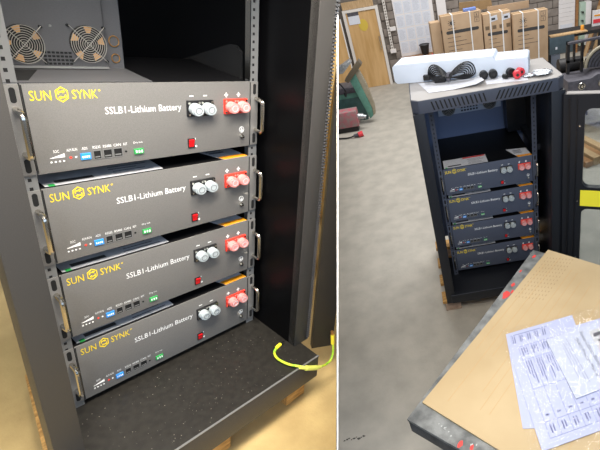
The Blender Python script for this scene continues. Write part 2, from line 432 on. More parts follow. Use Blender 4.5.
    rk = obj('rocker', B().prism([(-.003, Z(.895)), (-.003, Z(.79)), (-.0075, Z(.79)), (-.0045, Z(.85))], X(.634), X(.660), 'x'), M_swred, sw)
    obj('switch_lettering', text_B('I', X(.670), X(.673), Z(.80), Z(.775), -.0009).add(*(lambda q: (q.v, q.f))(B().ring((X(.674), -.0009, Z(.895)), (0, 1, 0), .0022, .0005, 12, 4))), M_white, root)
    b = B().ring((X(.944), -.0009, Z(.725)), (0, 1, 0), .0062, .0007, 20, 4, zk)
    for k_, wd in enumerate((.0036, .0024, .0012)): b.box(X(.944) - wd, X(.944) + wd, -.0012, 0, Z(.732) - .0018 * k_ - .0005, Z(.732) - .0018 * k_ + .0004)
    b.box(X(.944) - .0006, X(.944) + .0006, -.0012, 0, Z(.732), Z(.70))
    obj('earth_symbol', b, M_white, root)
    obj('earth_screw', B().cyl((X(.944), -.004, Z(.83)), (X(.944), 0, Z(.83)), .0052, 14).cyl((X(.944), -.009, Z(.83)), (X(.944), -.004, Z(.83)), .0030, 12), M_steel, root, smooth=True)
    # stickers on the top of the case
    l = obj('rating_label', B().box(.010, .225, .012, .100, H - .002, H - .0014), M_label, root)
    obj('label_strip', B().box(.110, .220, .086, .098, H - .0014, H - .0011), M_labelred, l)
    obj('label_bar', B().box(.030, .095, .022, .034, H - .0014, H - .0011), M_print, l)
    b = B()
    for k_ in range(5): b.box(.13 + .004 * (k_ % 2), .210 - .012 * (k_ % 3), .022 + k_ * .012, .0245 + k_ * .012, H - .0014, H - .0011)
    obj('label_text', b, M_ink, l)
    obj('label_tick', B().box(.016, .026, .010, .020, H - .0014, H - .0011), M_green, l)
    l2 = obj('warning_label', B().prism([(.372, .006), (.438, .006), (.428, .095), (.330, .110)], H - .002, H - .0014), M_label, root)
    obj('label_strip', B().prism([(.372, .006), (.438, .006), (.4365, .024), (.364, .026)], H - .0014, H - .0011), M_orange, l2)
    b = B()
    for k_ in range(3): b.box(.36, .40, .05 + k_ * .014, .056 + k_ * .014, H - .0014, H - .0011)
    obj('label_text', b, M_ink, l2)
    return root

ORD = ('topmost', 'second from the top', 'third from the top', 'lowest')
# ================================================================== near bay (left)
SC = 1.0; MS = ML
HL, PL = .1648, .1942
mod = make_module(HL, 1.15, .25, M_face)
for i in range(4):
    o = mod if i == 0 else copy_tree(mod)
    place(o, (0, 0, (3 - i) * PL))
    if i == 0: top_mod = o
    tag(o, 'grey lithium battery module, %s of the four in the near open rack' % ORD[i], 'battery', 'battery modules in the near rack')

for ch_ in list(top_mod.children):
    if ch_.name.split('.')[0] in ('rating_label', 'warning_label'):
        for g_ in list(ch_.children): bpy.data.objects.remove(g_)
        bpy.data.objects.remove(ch_)
cab = thing('server_cabinet', 'black open-fronted server cabinet seen close up, two fans at top back', 'cabinet')
WX = .4775
obj('back_panel', B().box(-.03, WX, .71, .72, -.02, 1.12), M_back, cab)
obj('side_panel', B().box(WX, WX + .008, -.178, .72, -.02, 1.12), M_gloss, cab)
obj('roof_panel', B().box(-.11, WX + .01, -.20, .72, 1.12, 1.14), M_cab, cab)
obj('side_duct', B().prism([(.56, .60), (.55, .645), (.13, .81), (.105, .812), (.085, .800), (.083, .60)], WX - .006, WX, 'x'), M_dark, cab)
obj('front_post', B().box(-.1125, -.0655, -.18, -.14, -.02, 1.12), M_cab, cab, bevel=.002)
ps = obj('front_post', B().box(WX, WX + .0545, -.18, -.15, -.02, 1.12), M_cab, cab, bevel=.002)
b = B()
for i in range(130): b.box(WX + .046, WX + .055, -.184, -.18, i * .0085 - .01, i * .0085 - .006)
obj('gasket', b, M_back, ps)
for (x0, x1) in ((-.0235, -.0005), (.4405, .4635)):
    r_ = obj('mounting_rail', B().box(x0, x1, .0045, .007, -.018, 1.12).box(x0 if x0 < 0 else x1 - .003, x0 + .003 if x0 < 0 else x1, .007, .05, -.018, 1.12), M_rail, cab)
    b = B(); xm = (x0 + x1) / 2 - (.002 if x0 > 0 else 0)
    for i in range(62): b.box(xm - .0026, xm + .0026, .0038, .0045, i * .0178, i * .0178 + .0062)
    obj('rail_holes', b, M_dark, r_)
obj('rail_lip', B().box(.4385, .4405, .002, .02, .75, 1.12), M_steel, cab)
obj('base_pan', B().prism([(-.115, -.258), (.503, -.258), (.503, .70), (.05, .70), (.03, .50), (-.02, .261), (-.044, .141), (-.068, .02), (-.088, -.07), (-.115, -.14)], -.060, -.0195), M_basedust, cab)
lp = obj('front_lip', B().box(-.115, .503, -.261, -.257, -.103, -.0185), M_cab, cab, bevel=.0012)
obj('lip_edge', B().box(-.115, .503, -.2618, -.2565, -.0195, -.0175), M_rail, lp)
b = B()
for i in range(240):
    x = random.uniform(-.05, .46); y = random.uniform(-.25, -.01); r = random.choice((.0003, .0004, .0005, .0008))
    b.box(x, x + r * 2, y, y + r * 1.5, -.0196, -.0190)
o = obj('dust_specks', b, mat('dust', '8d857a', .8), cab); o['kind'] = 'stuff'
# fan tray
FY = .10
FANS = ((.045, .793, .029), (.145, .798, .030)); GX, GZ = .0715, .7575
GROM = ((.197, .8035, .0092), (.197, .7695, .0075))
obj('shelf_plate', B().box(-.02, .213, .004, FY + .014, .7476, .7490), M_back, cab)
obj('shadow_triangle', B().prism([(.0, .090), (.055, .090), (.018, .015), (.0, .015)], .7490, .7498), M_dark, cab)  # flat dark triangle paints a shadow on the shelf
ft = obj('fan_tray', B().box(-.02, .176, FY, FY + .06, .7510, 1.10), M_back, cab, bevel=.002)
obj('tray_flange', B().box(-.02, .176, FY - .004, FY, .7510, .7545), M_rail, ft)
for (fx, fz, R0) in FANS:
    sz = 1.15
    n = 28; poly = [(fx + R0 * math.cos(2 * PI * i / n), fz + R0 * sz * math.sin(2 * PI * i / n)) for i in range(n)]
    obj('fan_opening', B().prism(poly, FY - .002, FY, 'y'), M_dark, ft)
    b = B()
    for k_ in range(5):
        t0 = 2 * PI * k_ / 5 + fx * 9
        p = lambda r, t: (fx + r * R0 * math.cos(t), fz + r * R0 * sz * math.sin(t))
        b.prism([p(.60, t0), p(.95, t0 - .05), p(.95, t0 + .42), p(.60, t0 + .30)], FY - .004, FY - .002, 'y')
    o = obj('fan_blades', b, M_fanblade, ft); o['kind'] = 'stuff'
    b = B()
    for k_ in range(8): b.ring((fx, FY - .008, fz), (0, 1, 0), R0 * (.13 + k_ * .122), .0006, 36, 5, sz)
    for t in (PI / 4, 3 * PI / 4):
        c_, s_ = math.cos(t) * R0 * 1.38, math.sin(t) * R0 * 1.38; b.tube([(fx - c_, FY - .006, fz - s_ * sz), (fx, FY - .0095, fz), (fx + c_, FY - .006, fz + s_ * sz)], .0006, 6)
    obj('fan_guard', b, M_wire, ft, smooth=True)
    b = B()
    for sx in (-1, 1):
        for s_ in (-1, 1): b.cyl((fx + sx * R0 * .98, FY - .005, fz + s_ * R0 * 1.08), (fx + sx * R0 * .98, FY, fz + s_ * R0 * 1.08), .0026, 10)
    o = obj('fan_screws', b, M_dark, ft); o['kind'] = 'stuff'
b = B()
for i in range(7):
    for j in range(4): b.box(GX + i * .0066, GX + .0045 + i * .0066, FY - .0015, FY, GZ + j * .0068, GZ + .0034 + j * .0068)
o = obj('vent_holes', b, M_dark, ft); o['kind'] = 'stuff'
obj('tray_screw', B().cyl((GX + .017, FY - .003, GZ + .070), (GX + .017, FY, GZ + .070), .0022, 10), M_rail, ft)
obj('inner_partition', B().box(.170, .213, FY + .015, FY + .03, .7478, 1.10), M_back, cab)
for (x, z, r) in GROM: obj('cable_grommet', B().ring((x, FY + .012, z), (0, 1, 0), r, .0010, 24, 6, 1.15), M_copper, cab, smooth=True)
# open door leaf beside the right post
dv = Vector((.87, -.50, 0)); hp = Vector((.538, -.1935, 0)); nv = Vector((.50, .87, 0))
dl = obj('door_leaf', B().slab([hp + Vector((0, 0, -.058)), hp + dv * .068 + Vector((0, 0, -.058)), hp + dv * .068 + Vector((0, 0, 1.1)), hp + Vector((0, 0, 1.1))], nv, .022), mat('door_leaf_black', '211f1d', .45), cab, bevel=.002)
clip(dl, DN, CAMPOS - DN * .003)
# earth lead
P_ = [(.432, -.152, -.014), (.420, -.158, -.014), (.411, -.170, -.014), (.405, -.190, -.013), (.407, -.212, -.012), (.414, -.236, -.012), (.426, -.2585, -.009), (.450, -.270, -.026), (.486, -.272, -.048), (.515, -.268, -.066), (.545, -.262, -.080), (.566, -.258, -.078), (.577, -.252, -.060), (.580, -.246, -.035), (.580, -.242, -.018)]
def smoothp(P, it=3):
    P = [Vector(p) for p in P]
    for _ in range(it):
        Q = [P[0]]
        for i in range(len(P) - 1): Q += [P[i] * .75 + P[i + 1] * .25, P[i] * .25 + P[i + 1] * .75]
        P = Q + [P[-1]]
    return P
cabl = thing('earth_lead', 'short green and yellow earth wire lying over the cabinet front lip', 'cable')
obj('wire', B().tube(smoothp(P_), .0036, 8), M_ygreen, cabl, smooth=True)
obj('lug_sleeve', B().cyl((.432, -.152, -.013), (.450, -.148, -.013), .0058, 10), M_ygel, cabl, smooth=True)
obj('ring_lug', B().cyl((.450, -.148, -.013), (.466, -.146, -.0155), .0042, 10), M_steel, cabl, smooth=True)
obj('inline_joint', B().cyl((.428, -.262, -.012), (.446, -.268, -.024), .0056, 10).cyl((.446, -.268, -.024), (.486, -.272, -.048), .0078, 12).cyl((.486, -.272, -.048), (.505, -.270, -.060), .0058, 10), M_joint, cabl, smooth=True)
obj('lug_sleeve', B().cyl((.580, -.243, -.030), (.580, -.238, .004), .0062, 10), M_ygel, cabl, smooth=True)
obj('ring_lug', B().cyl((.580, -.238, .004), (.578, -.236, .018), .0048, 10), M_copper, cabl, smooth=True)
# pallet under the near cabinet, leaning timber behind
pl = thing('pallet', 'rough pale wooden pallet under the near cabinet', 'pallet')
for i, (y0, y1) in enumerate(((-.235, -.15), (-.06, .03), (.12, .21), (.30, .39), (.48, .57))):
    obj('board', B().box(-.062 + max(0, y0) * .35 + (.07 if y0 > -.1 and y0 < .25 else 0), .50, y0, y1, -.125, -.105), M_wood, pl, bevel=.002)
obj('board', B().prism([(-.094, .0), (-.03, .0), (.02, .30), (-.035, .29)], -.1255, -.1055), M_wood, pl, bevel=.002)
for x in (.16, .42): obj('bearer', B().box(x, x + .07, -.225, .58, -.199, -.126), M_wood, pl, bevel=.002)
for i, (x, y, z1, wd, ln) in enumerate(((1.02, .46, 1.5, .10, -.10), (1.16, .60, 1.4, .09, .06), (1.34, .74, 1.6, .12, -.06), (1.52, .92, 1.45, .10, .10), (.88, .30, .42, .09, .0))):
    q = single('timber_plank', B().prism([(0, 0), (wd, 0), (wd + ln, z1 + .2), (ln, z1 + .2)], 0, .03, 'y'), M_timber,
           ('pale timber plank standing upright behind the near cabinet, %s' % ('nearest the post', 'second along', 'middle one', 'farthest back', 'the short one')[i]), 'plank', (x, y, -.198), math.radians(-48), 'timber planks behind the near cabinet')
    clip(q, DN, CAMPOS - DN * .004)

# ================================================================== workshop bay (right)
SC = SR; MS = MR
HR, PR = .1429, .1640; FZ = .17
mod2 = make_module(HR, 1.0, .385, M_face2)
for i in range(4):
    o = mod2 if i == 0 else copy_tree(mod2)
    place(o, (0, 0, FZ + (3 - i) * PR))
    tag(o, 'cool-lit grey battery module, %s of the four in the far cabinet' % ORD[i], 'battery', 'battery modules in the far cabinet')
c2 = thing('server_cabinet', 'cool-lit black server cabinet standing in the workshop with slotted top cap', 'cabinet')
obj('back_panel', B().box(-.064, .487, .395, .405, .14, 1.127), M_rback, c2)
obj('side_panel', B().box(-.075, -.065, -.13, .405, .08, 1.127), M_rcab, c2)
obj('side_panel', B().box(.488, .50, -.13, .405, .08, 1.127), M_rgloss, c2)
obj('side_duct', B().box(.385, .487, .30, .394, .812, 1.127), M_rgloss, c2)
obj('roof_panel', B().box(-.075, .50, .13, .405, 1.128, 1.136), M_rcab, c2)
obj('support_rail', B().box(.455, .487, .03, .29, .812, .84), M_rcab, c2)
obj('front_post', B().box(-.088, -.040, -.155, -.11, .08, 1.15), M_rcab, c2, bevel=.002)
obj('front_post', B().box(.487, .546, -.155, -.11, .08, 1.15), M_rcab, c2, bevel=.002)
for (x0, x1) in ((-.0235, -.0005), (.4405, .4635)):
    r_ = obj('mounting_rail', B().box(x0, x1, .0045, .007, .14, 1.15), M_rcap, c2)
    b = B()
    for i in range(46): b.box((x0 + x1) / 2 - .003, (x0 + x1) / 2 + .003, .0036, .0045, .15 + i * .0215, .158 + i * .0215)
    obj('rail_holes', b, M_dark, r_)
ch = .03
foot = [(-.088 + ch, -.16), (.545 - ch, -.16), (.545, -.16 + ch), (.545, .17), (-.088, .17), (-.088, -.16 + ch)]
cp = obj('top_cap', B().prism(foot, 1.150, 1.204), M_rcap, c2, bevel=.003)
obj('cap_top_sheen', B().prism([(x * .985 + .003, y * .98) for x, y in foot], 1.204, 1.2055), M_captop, cp)  # thin layer added to carry the painted sky reflection
for grp, (x0, x1, sg) in enumerate(((.0, .212, -1), (.268, .478, 1))):
    sl = None
    for i in range(13):
        if sl is None:
            sl = obj('vent_slot', B().prism([(-.0055 - sg * .007, -.018), (.0005 - sg * .007, -.018), (.0055 + sg * .007, .018), (-.0005 + sg * .007, .018)], -.1612, -.1598, 'y'), M_dark, cp); q = sl
        else: q = sl.copy(); C.objects.link(q)
        q.location = Vector((x0 + (x1 - x0) * i / 12, 0, 1.177)) * SC
bs = obj('base', B().prism(foot, .080, .139), M_rcab, c2, bevel=.003)
obj('base_edge', B().box(-.088 + ch, .545 - ch, -.1612, -.1590, .1375, .1395), M_rcap, bs)
ft = obj('fan_tray', B().box(.03, .372, .375, .395, .95, 1.10), M_rback, c2)
obj('tray_face', B().box(.032, .370, .369, .375, .936, 1.02), mat('tray_front_lit', '9aa2b2', .4), ft)  # paler grey stands in for light reaching the tray
for fx in (.088, .310):
    R0 = .034; fz = .968; yy = .368
    obj('fan_opening', B().cyl((fx, yy, fz), (fx, yy + .002, fz), R0, 20), M_dark, ft)
    b = B()
    for k_ in range(5): b.ring((fx, yy - .003, fz), (0, 1, 0), .006 + k_ * .0075, .0016, 24, 5)
    obj('fan_guard', b, M_wire, ft, smooth=True)
b = B()
for i in range(6):
    for j in range(2): b.box(.155 + i * .016, .165 + i * .016, .3675, .369, .945 + j * .016, .953 + j * .016)
obj('vent_holes', b, M_dark, ft)
# glazed door, open
hp = Vector((.540, -.172, 0)); dv = Vector((.905, -.425, 0)).normalized(); nv = Vector((-dv.y, dv.x, 0))
DM = Matrix(((dv.x, nv.x, 0, hp.x), (dv.y, nv.y, 0, hp.y), (0, 0, 1, 0), (0, 0, 0, 1)))
def dbox(*a): return B().box(*a).xf(DM)
WD = .56
b = B().box(-.008, .078, 0, .028, .09, 1.135).box(WD - .078, WD, 0, .028, .09, 1.135)
b.box(.078, WD - .078, 0, .028, 1.075, 1.135).box(.078, WD - .078, 0, .028, .590, .705).box(.078, WD - .078, 0, .028, .09, .20)
def fillet(cx, cz, sx, sz, r=.03):
    pts = [(cx, cz)] + [(cx + sx * r * (1 - math.sin(t)), cz + sz * r * (1 - math.cos(t))) for t in [PI / 2 * i / 6 for i in range(7)]]
    return pts
for (za, zb) in ((.705, 1.075), (.20, .590)):
    for cx, sx in ((.078, 1), (WD - .078, -1)):
        b.prism(fillet(cx, za, sx, 1), 0, .028, 'y'); b.prism(fillet(cx, zb, sx, -1), 0, .028, 'y')
dr = obj('door', b.xf(DM), M_rcab, c2)
for (za, zb) in ((.705, 1.075), (.20, .590)): obj('pane', dbox(.078, WD - .078, .012, .016, za, zb), M_glass, dr)
obj('sticker', dbox(.072, .40, -.0015, 0, .606, .690), M_ysticker, dr)
obj('top_edge', dbox(.004, WD, -.001, .029, 1.135, 1.1385), M_captop, dr)
obj('door_rib', dbox(.012, .022, -.004, 0, .10, 1.12).add(*(lambda q: (q.v, q.f))(dbox(.046, .050, -.004, 0, .10, 1.12))), M_rgloss, dr)
for z in (1.0, .63, .3): obj('door_screw', B().cyl((.060, -.004, z), (.060, 0, z), .004, 8).xf(DM), M_steel, dr)
# pallet under it
pl2 = thing('pallet', 'weathered wooden pallet under the far cabinet, corner block showing', 'pallet')
for y0, y1 in ((-.13, -.05), (.02, .10), (.18, .26), (.36, .44)):
    obj('board', B().box(-.112, .53, y0, y1, .058, .079), M_wood, pl2, bevel=.002)
mblk = mat('pallet_block', 'b39a86', .8, 0, 0, 20, col2='8f7868')
for x in (-.10, .20, .44): obj('block', B().box(x, x + .085, -.125, -.04, 0, .058), mblk, pl2, bevel=.002); obj('block', B().box(x, x + .085, .35, .44, 0, .058), mblk, pl2, bevel=.002)

# things on top of the cabinet
ZT = 1.2057
fe = Vector((.955, -.295, 0)).normalized(); fn = Vector((-fe.y, fe.x, 0)); F0 = Vector((-.150, .135, ZT))
FM = Matrix(((fe.x, fn.x, 0, F0.x), (fe.y, fn.y, 0, F0.y), (0, 0, 1, F0.z), (0, 0, 0, 1)))
b = B().prism([(0, .012), (.012, 0), (.60, 0), (.60, .062), (.592, .068), (.462, .068), (.455, .085), (.012, .085), (0, .075)], 0, .13, 'y').xf(FM)
single('foam_packing', b, M_foam, 'long white foam packing piece lying on the cabinet top', 'foam', bevel=.004)
single('manual_sheet', B().add([(-.046, .085, ZT + .002), (-.007, -.081, ZT + .001), (.10, -.092, ZT + .002), (.19, -.100, ZT + .010), (.225, -.100, ZT + .022), (.222, -.005, ZT + .012), (.19, .005, ZT + .006), (.09, .035, ZT + .001)], [(0, 1, 2, 7), (7, 2, 3, 6), (6, 3, 4, 5)]), M_paper, 'white printed sheet with a curled edge on the cabinet top', 'paper')
single('manual_sheet', B().prism([(.235, -.095), (.40, -.130), (.41, -.020), (.30, -.005), (.24, .02)], ZT, ZT + .001), M_paper, 'flat white sheet under the black and red connectors', 'paper')
cb = thing('power_cable', 'coiled black power cable tied in the middle on the cabinet top', 'cable')
off = -.022
for k_ in range(6):
    for sgn, cs, wdt in ((-1, .262, .090), (1, .262, .118)):
        pts = []; kk = 1 - .155 * k_
        for i in range(32):
            t = 2 * PI * i / 32
            u = (1 - math.cos(t)) / 2; v = math.sin(t)
            hh = .026 + .012 * u + (.056 * kk * v if v > 0 else .028 * kk * v) * (u ** .5)
            pts.append((cs + sgn * wdt * (.55 + .45 * kk) * u, off - .004 - .0045 * k_ - .010 * (1 - hh / .08), max(hh, .006)))
        obj('strand', B().tube([FM @ Vector(p) for p in pts], .0029, 6, True), M_cable, cb, smooth=True)
obj('tie', B().box(.255, .270, off - .034, off + .006, .012, .040).xf(FM), M_grey_m, cb, bevel=.002)
obj('plug', B().box(.150, .178, off - .024, off - .002, .018, .040).box(.178, .205, off - .021, off - .005, .020, .038).xf(FM), M_blackp, cb, bevel=.003)
obj('plug_block', B().box(.195, .245, off - .016, off + .012, .001, .026).xf(FM), M_blackp, cb, bevel=.003)
def connector(x, y, r, m, label, yaw=0, ln=.022):
    d = Vector((math.sin(yaw), -math.cos(yaw), 0)); p = Vector((x, y, ZT + r + .001))
    t = thing('cable_connector', label, 'connector', (x, y, ZT + .0012), 0, 'round connectors on the cabinet top')
    o_ = Vector((0, 0, r))
    obj('shell', B().cyl(o_, o_ + d * ln, r, 20), m, t, bevel=.002)
    obj('rim', B().ring(o_ + d * ln, d, r * .72, r * .16, 20, 6), m, t, smooth=True)
    obj('core', B().cyl(o_ + d * ln, o_ + d * (ln + .003), r * .35, 12), M_dk_m, t, smooth=True)
connector(.236, -.010, .0185, M_blackp, 'round black connector nearest the cable coil on the cabinet top')
connector(.275, -.016, .0185, M_blackp, 'round black connector second from the cable coil on the cabinet top')
connector(.312, -.055, .010, M_blackp, 'small black connector lying in front of the others on the cabinet top', .8)
connector(.342, -.040, .0185, M_blackp, 'round black connector beside the red ones on the cabinet top', .3)
connector(.364, -.075, .0165, M_redcon, 'front red round connector on the cabinet top')
connector(.380, -.045, .0165, M_redcon, 'rear red round connector on the cabinet top', .4)
b = B().ball((0, 0, 0), .036, .22, 14, 6); b.v = [q + Vector((random.uniform(-.004, .004), random.uniform(-.004, .004), random.uniform(-.002, .003))) for q in b.v]
for q in b.v: q.x *= 1.25; q.z = max(q.z + .009, .0003)
single('parts_bag', b, M_foil, 'crumpled clear silver bag of small parts near the cabinet top corner', 'bag', (.468, -.085, ZT), 0, smooth=True)
b = B().ball((0, 0, 0), .022, .2, 12, 6)
for q in b.v: q.x *= 1.3; q.z = max(q.z + .005, .0003)
single('parts_bag', b, M_foil, 'small flat bag of screws beside the larger silver bag', 'bag', (.415, -.085, ZT + .0012), 0, smooth=True)

# ------------------------------------------------ back wall: door, notices, services
YW = 4.672
dr = thing('door_1', 'oak veneer door in a white frame at the back of the workshop', 'door', (-.665, YW, 0)); dr['kind'] = 'structure'
lf = obj('leaf', B().box(-.205, .195, -.035, 0, .002, 1.01), M_oak, dr)
obj('frame', B().box(-.245, -.207, -.05, .02, 0, 1.045).box(.197, .235, -.05, .02, 0, 1.045).box(-.207, .197, -.05, .02, 1.012, 1.045), M_frame, dr)
n = 20
obj('door_sign', B().prism([(-.002 + .062 * math.cos(2 * PI * i / n), .835 + .075 * math.sin(2 * PI * i / n)) for i in range(n)], -.038, -.035, 'y'), M_brass, dr)
obj('pull_handle', B().box(.172, .182, -.062, -.035, .50, .515).box(.172, .182, -.062, -.035, .655, .67).box(.172, .182, -.070, -.060, .50, .67), M_steel, dr)
nt_ = single('door_notice', B().box(-.075, .075, 0, .003, -.075, .075), M_paper, 'white notice sheet with grey heading taped to the oak door', 'notice', (-.775, YW - .040, .935))
obj('heading', B().box(-.075, .075, -.001, 0, .03, .075), M_grey_m, nt_)
single('lintel_board', B().box(-.15, .27, -.03, 0, 0, .09), M_pine, 'pale timber board over the oak door', 'board', (-.75, YW, 1.048))
lb = thing('wooden_panel', 'tall wood faced panel standing left of the oak door', 'panel', (-1.03, 4.38, 0), .25)
obj('face', B().box(-.16, .10, 0, .03, 0, .98), M_oak, lb); obj('edge_strip', B().box(.10, .115, -.004, .034, 0, .98), M_frame, lb)
clip(lb.children[0], -DN, CAMPOS + DN * .004)
cd = thing('wall_trunking', 'white chain and conduit hanging down the wall right of the oak door', 'conduit', (-.345, YW - .004, 0))
obj('pipe', B().cyl((-.008, -.012, .45), (-.008, -.012, 1.45), .006, 8).cyl((.014, -.012, .45), (.014, -.012, 1.45), .006, 8), M_frame, cd, smooth=True)
for i in range(26): obj('clip', B().box(-.016, .022, -.020, -.004, .46 + i * .036, .472 + i * .036), M_frame, cd)
for (x, z, lab) in ((-.285, .725, 'small white switch box on the wall beside the conduit'), (-.335, .44, 'small white socket box at the bottom of the conduit')):
    sb = thing('socket_box', lab, 'socket', (x, YW - .004, z))
    obj('body', B().box(-.042, .042, -.035, 0, -.026, .026), M_frame, sb, bevel=.003); obj('plate', B().box(-.034, .034, -.038, -.035, -.019, .019), M_wallwhite, sb)
single('notice_board', B().box(-.232, .30, -.012, 0, .34, 1.42), M_wallwhite, 'pale board on the back wall covered with white notice sheets', 'board', (0, YW - .001, 0))
sh = thing('notice_sheet', '', 'notice'); first = True
obj('paper', B().box(-.055, .055, -.0015, 0, -.077, .077), M_paper, sh)
b = B()
for k_ in range(9): b.box(-.042, .042 - .02 * random.random(), -.002, -.0015, .055 - k_ * .0135, .058 - k_ * .0135)
obj('print', b, mat('notice_ink', 'a9abb4', .6), sh)
for r in range(4):
    for c_ in range(4):
        q = sh if first else copy_tree(sh); first = False
        place(q, (-.165 + c_ * .122 + random.uniform(-.004, .004), YW - .0135, .965 - r * .168 + random.uniform(-.004, .004)))
        tag(q, 'white notice sheet, %s row, %s from the left, on the pale wall board' % (('top', 'second', 'third', 'bottom')[r], ('first', 'second', 'third', 'fourth')[c_]), 'notice', 'notices on the pale board')
wb = thing('work_ledge', 'brown wooden ledge under the notice board', 'shelf', (-.06, 4.50, 0))
obj('top', B().box(-.19, .42, -.02, .14, .30, .345), M_woodb, wb, bevel=.004)
for x in (-.16, .37): obj('leg', B().box(x, x + .04, .02, .06, 0, .30), M_woodb, wb)
pt = thing('black_bucket', 'black plastic bucket standing on the brown ledge', 'bucket', (.105, 4.55, .346))
obj('tub', B().cyl((0, 0, 0), (0, 0, .13), .045, 20, .068), M_blackp, pt, smooth=True); obj('rim', B().ring((0, 0, .13), (0, 0, 1), .069, .006, 20, 6), M_blackp, pt, smooth=True)
ex = thing('fire_extinguisher', 'red extinguisher half hidden behind the cartons', 'extinguisher', (.215, 4.30, 0))
obj('cylinder', B().cyl((0, 0, .0), (0, 0, .38), .04, 16).cyl((0, 0, .38), (0, 0, .41), .04, 16, .015), M_redcon, ex, smooth=True)
obj('valve', B().box(-.012, .012, -.03, .03, .41, .44), M_blackp, ex)
wc = single('wall_pilaster', B().box(.35, .475, -.05, 0, 0, 1.4), M_wallwhite, 'white painted pillar on the wall behind the cartons', 'pillar', (0, YW - .004, 0))
sg = thing('round_sign', 'round blue sign on the white pillar', 'sign', (.405, YW - .056, .765))
obj('disc', B().cyl((0, 0, 0), (0, .003, 0), .036, 20), mat('sign_blue', '3a4a80', .5), sg); obj('symbol', B().cyl((0, -.001, 0), (0, 0, 0), .018, 14), mat('sign_blue2', '8ca0d0', .5), sg)

# cartons
def carton(x, y, rz, w_, d_, h_, label, logo=True, icons=False):
    t = thing('cardboard_carton', label, 'carton', (x, y, 0), rz, 'strapped cartons behind the cabinet')
    obj('box', B().box(0, w_, 0, d_, 0, h_), M_card, t, bevel=.004)
    obj('lid_tape', B().box(.003, w_ - .003, d_ / 2 - .02, d_ / 2 + .02, h_, h_ + .0008), M_cardb, t)
    for u in ((.28, .72) if not icons else (.27, .70)):
        obj('strap', B().box(w_ * u - .006, w_ * u + .006, -.002, 0, .002, h_ + .002).box(w_ * u - .006, w_ * u + .006, -.002, d_, h_ + .0008, h_ + .0025), M_strap, t)
    zb = h_ - .165 if not icons else h_ - .20
    n_ = 10; rr = .016
    poly = [(.04 + rr - rr * math.sin(PI * i / n_), zb + rr * math.cos(PI * i / n_)) for i in range(n_ + 1)] + [(w_ - .035 - rr + rr * math.sin(PI * i / n_), zb - rr * math.cos(PI * i / n_)) for i in range(n_ + 1)]
    obj('print_bar', B().prism(poly, -.001, 0, 'y'), M_print, t)
    b = B()
    for k_ in range(4): b.box(.045, w_ * (.45 + .4 * ((k_ * 7) % 3) / 3), -.001, 0, zb - .055 - k_ * .042, zb - .051 - k_ * .042)
    obj('print_lines', b, M_print, t)
    if logo:
        cx, cz = .105, h_ - .075; b = B(); r_ = .020
        b.prism([(cx + r_ * math.cos(PI / 3 * i + PI / 6), cz + r_ * math.sin(PI / 3 * i + PI / 6)) for i in range(6)], -.001, 0, 'y')
        for i in range(10):
            a_ = 2 * PI * i / 10; c_, s_ = math.cos(a_), math.sin(a_)
            b.prism([(cx + c_ * .024 - s_ * .004, cz + s_ * .024 + c_ * .004), (cx + c_ * .024 + s_ * .004, cz + s_ * .024 - c_ * .004), (cx + c_ * .045, cz + s_ * .040)], -.001, 0, 'y')
        b.box(cx - .04, cx + .04, -.001, 0, cz - .057, cz - .051)
        obj('print_logo', b, M_print, t)
        for k_ in range(2):
            z0_ = h_ - .055 - k_ * .05; x0_ = w_ - .075; b = B(); e = .003
            b.box(x0_, x0_ + .05, -.001, 0, z0_, z0_ + e).box(x0_, x0_ + .05, -.001, 0, z0_ + .04, z0_ + .04 + e).box(x0_, x0_ + e, -.001, 0, z0_, z0_ + .04).box(x0_ + .05 - e, x0_ + .05, -.001, 0, z0_, z0_ + .04)
            b.box(x0_ + .022, x0_ + .028, -.001, 0, z0_ + .01, z0_ + .03)
            obj('print_symbol', b, M_print, t)
    if icons:
        for x0_ in (.07, .205):
            obj('shipping_label', B().prism([(x0_, h_ - .085), (x0_ + .085, h_ - .07), (x0_ + .08, h_ - .02), (x0_ + .012, h_ - .028)], -.0012, 0, 'y'), M_paper, t)
            obj('label_block', B().box(x0_ + .02, x0_ + .06, -.0018, -.0012, h_ - .066, h_ - .045), M_print, t)
        b = B()
        for k_ in range(4): b.box(.02 + k_ * .075, .062 + k_ * .075, -.001, 0, h_ - .155, h_ - .118)
        obj('print_symbol', b, mat('carton_ink_soft', '6e5c48', .7), t)
    return t
t = carton(.280, 3.02, .06, .425, .15, 1.015, 'tall strapped carton with dark bar and sun print, farthest left')
o = obj('side_print', B().box(-.001, 0, .02, .13, .845, .875), M_print, t)
carton(.718, 3.055, 0, .292, .15, .962, 'strapped carton with white shipping labels, between the two logo cartons', False, True)
carton(1.022, 2.99, 0, .365, .14, .925, 'tall strapped carton with sun print beside the steel bench, farthest right')
single('plain_carton', B().box(0, .108, 0, .14, 0, .965), M_card, 'plain carton standing just left of the leftmost printed carton', 'carton', (.164, 3.06, 0), .06, bevel=.004)
single('cardboard_flap', B().prism([(0, 0), (.36, 0), (.35, .085), (.01, .105)], 0, .012, 'y'), M_cardb, 'dark brown cardboard flap standing behind the left carton', 'cardboard', (.50, 3.24, .985), 0)
single('cardboard_flap', B().prism([(0, 0), (.45, 0), (.45, .070), (.0, .075)], 0, .012, 'y'), M_card, 'paler cardboard flap standing behind the middle and right cartons', 'cardboard', (.80, 3.22, .930), 0)
single('blue_pack', B().box(0, .13, 0, .07, 0, .022), mat('pack_blue', '6f86c4', .5), 'small blue and white pack on top of the left carton', 'pack', (.53, 3.075, 1.0185))

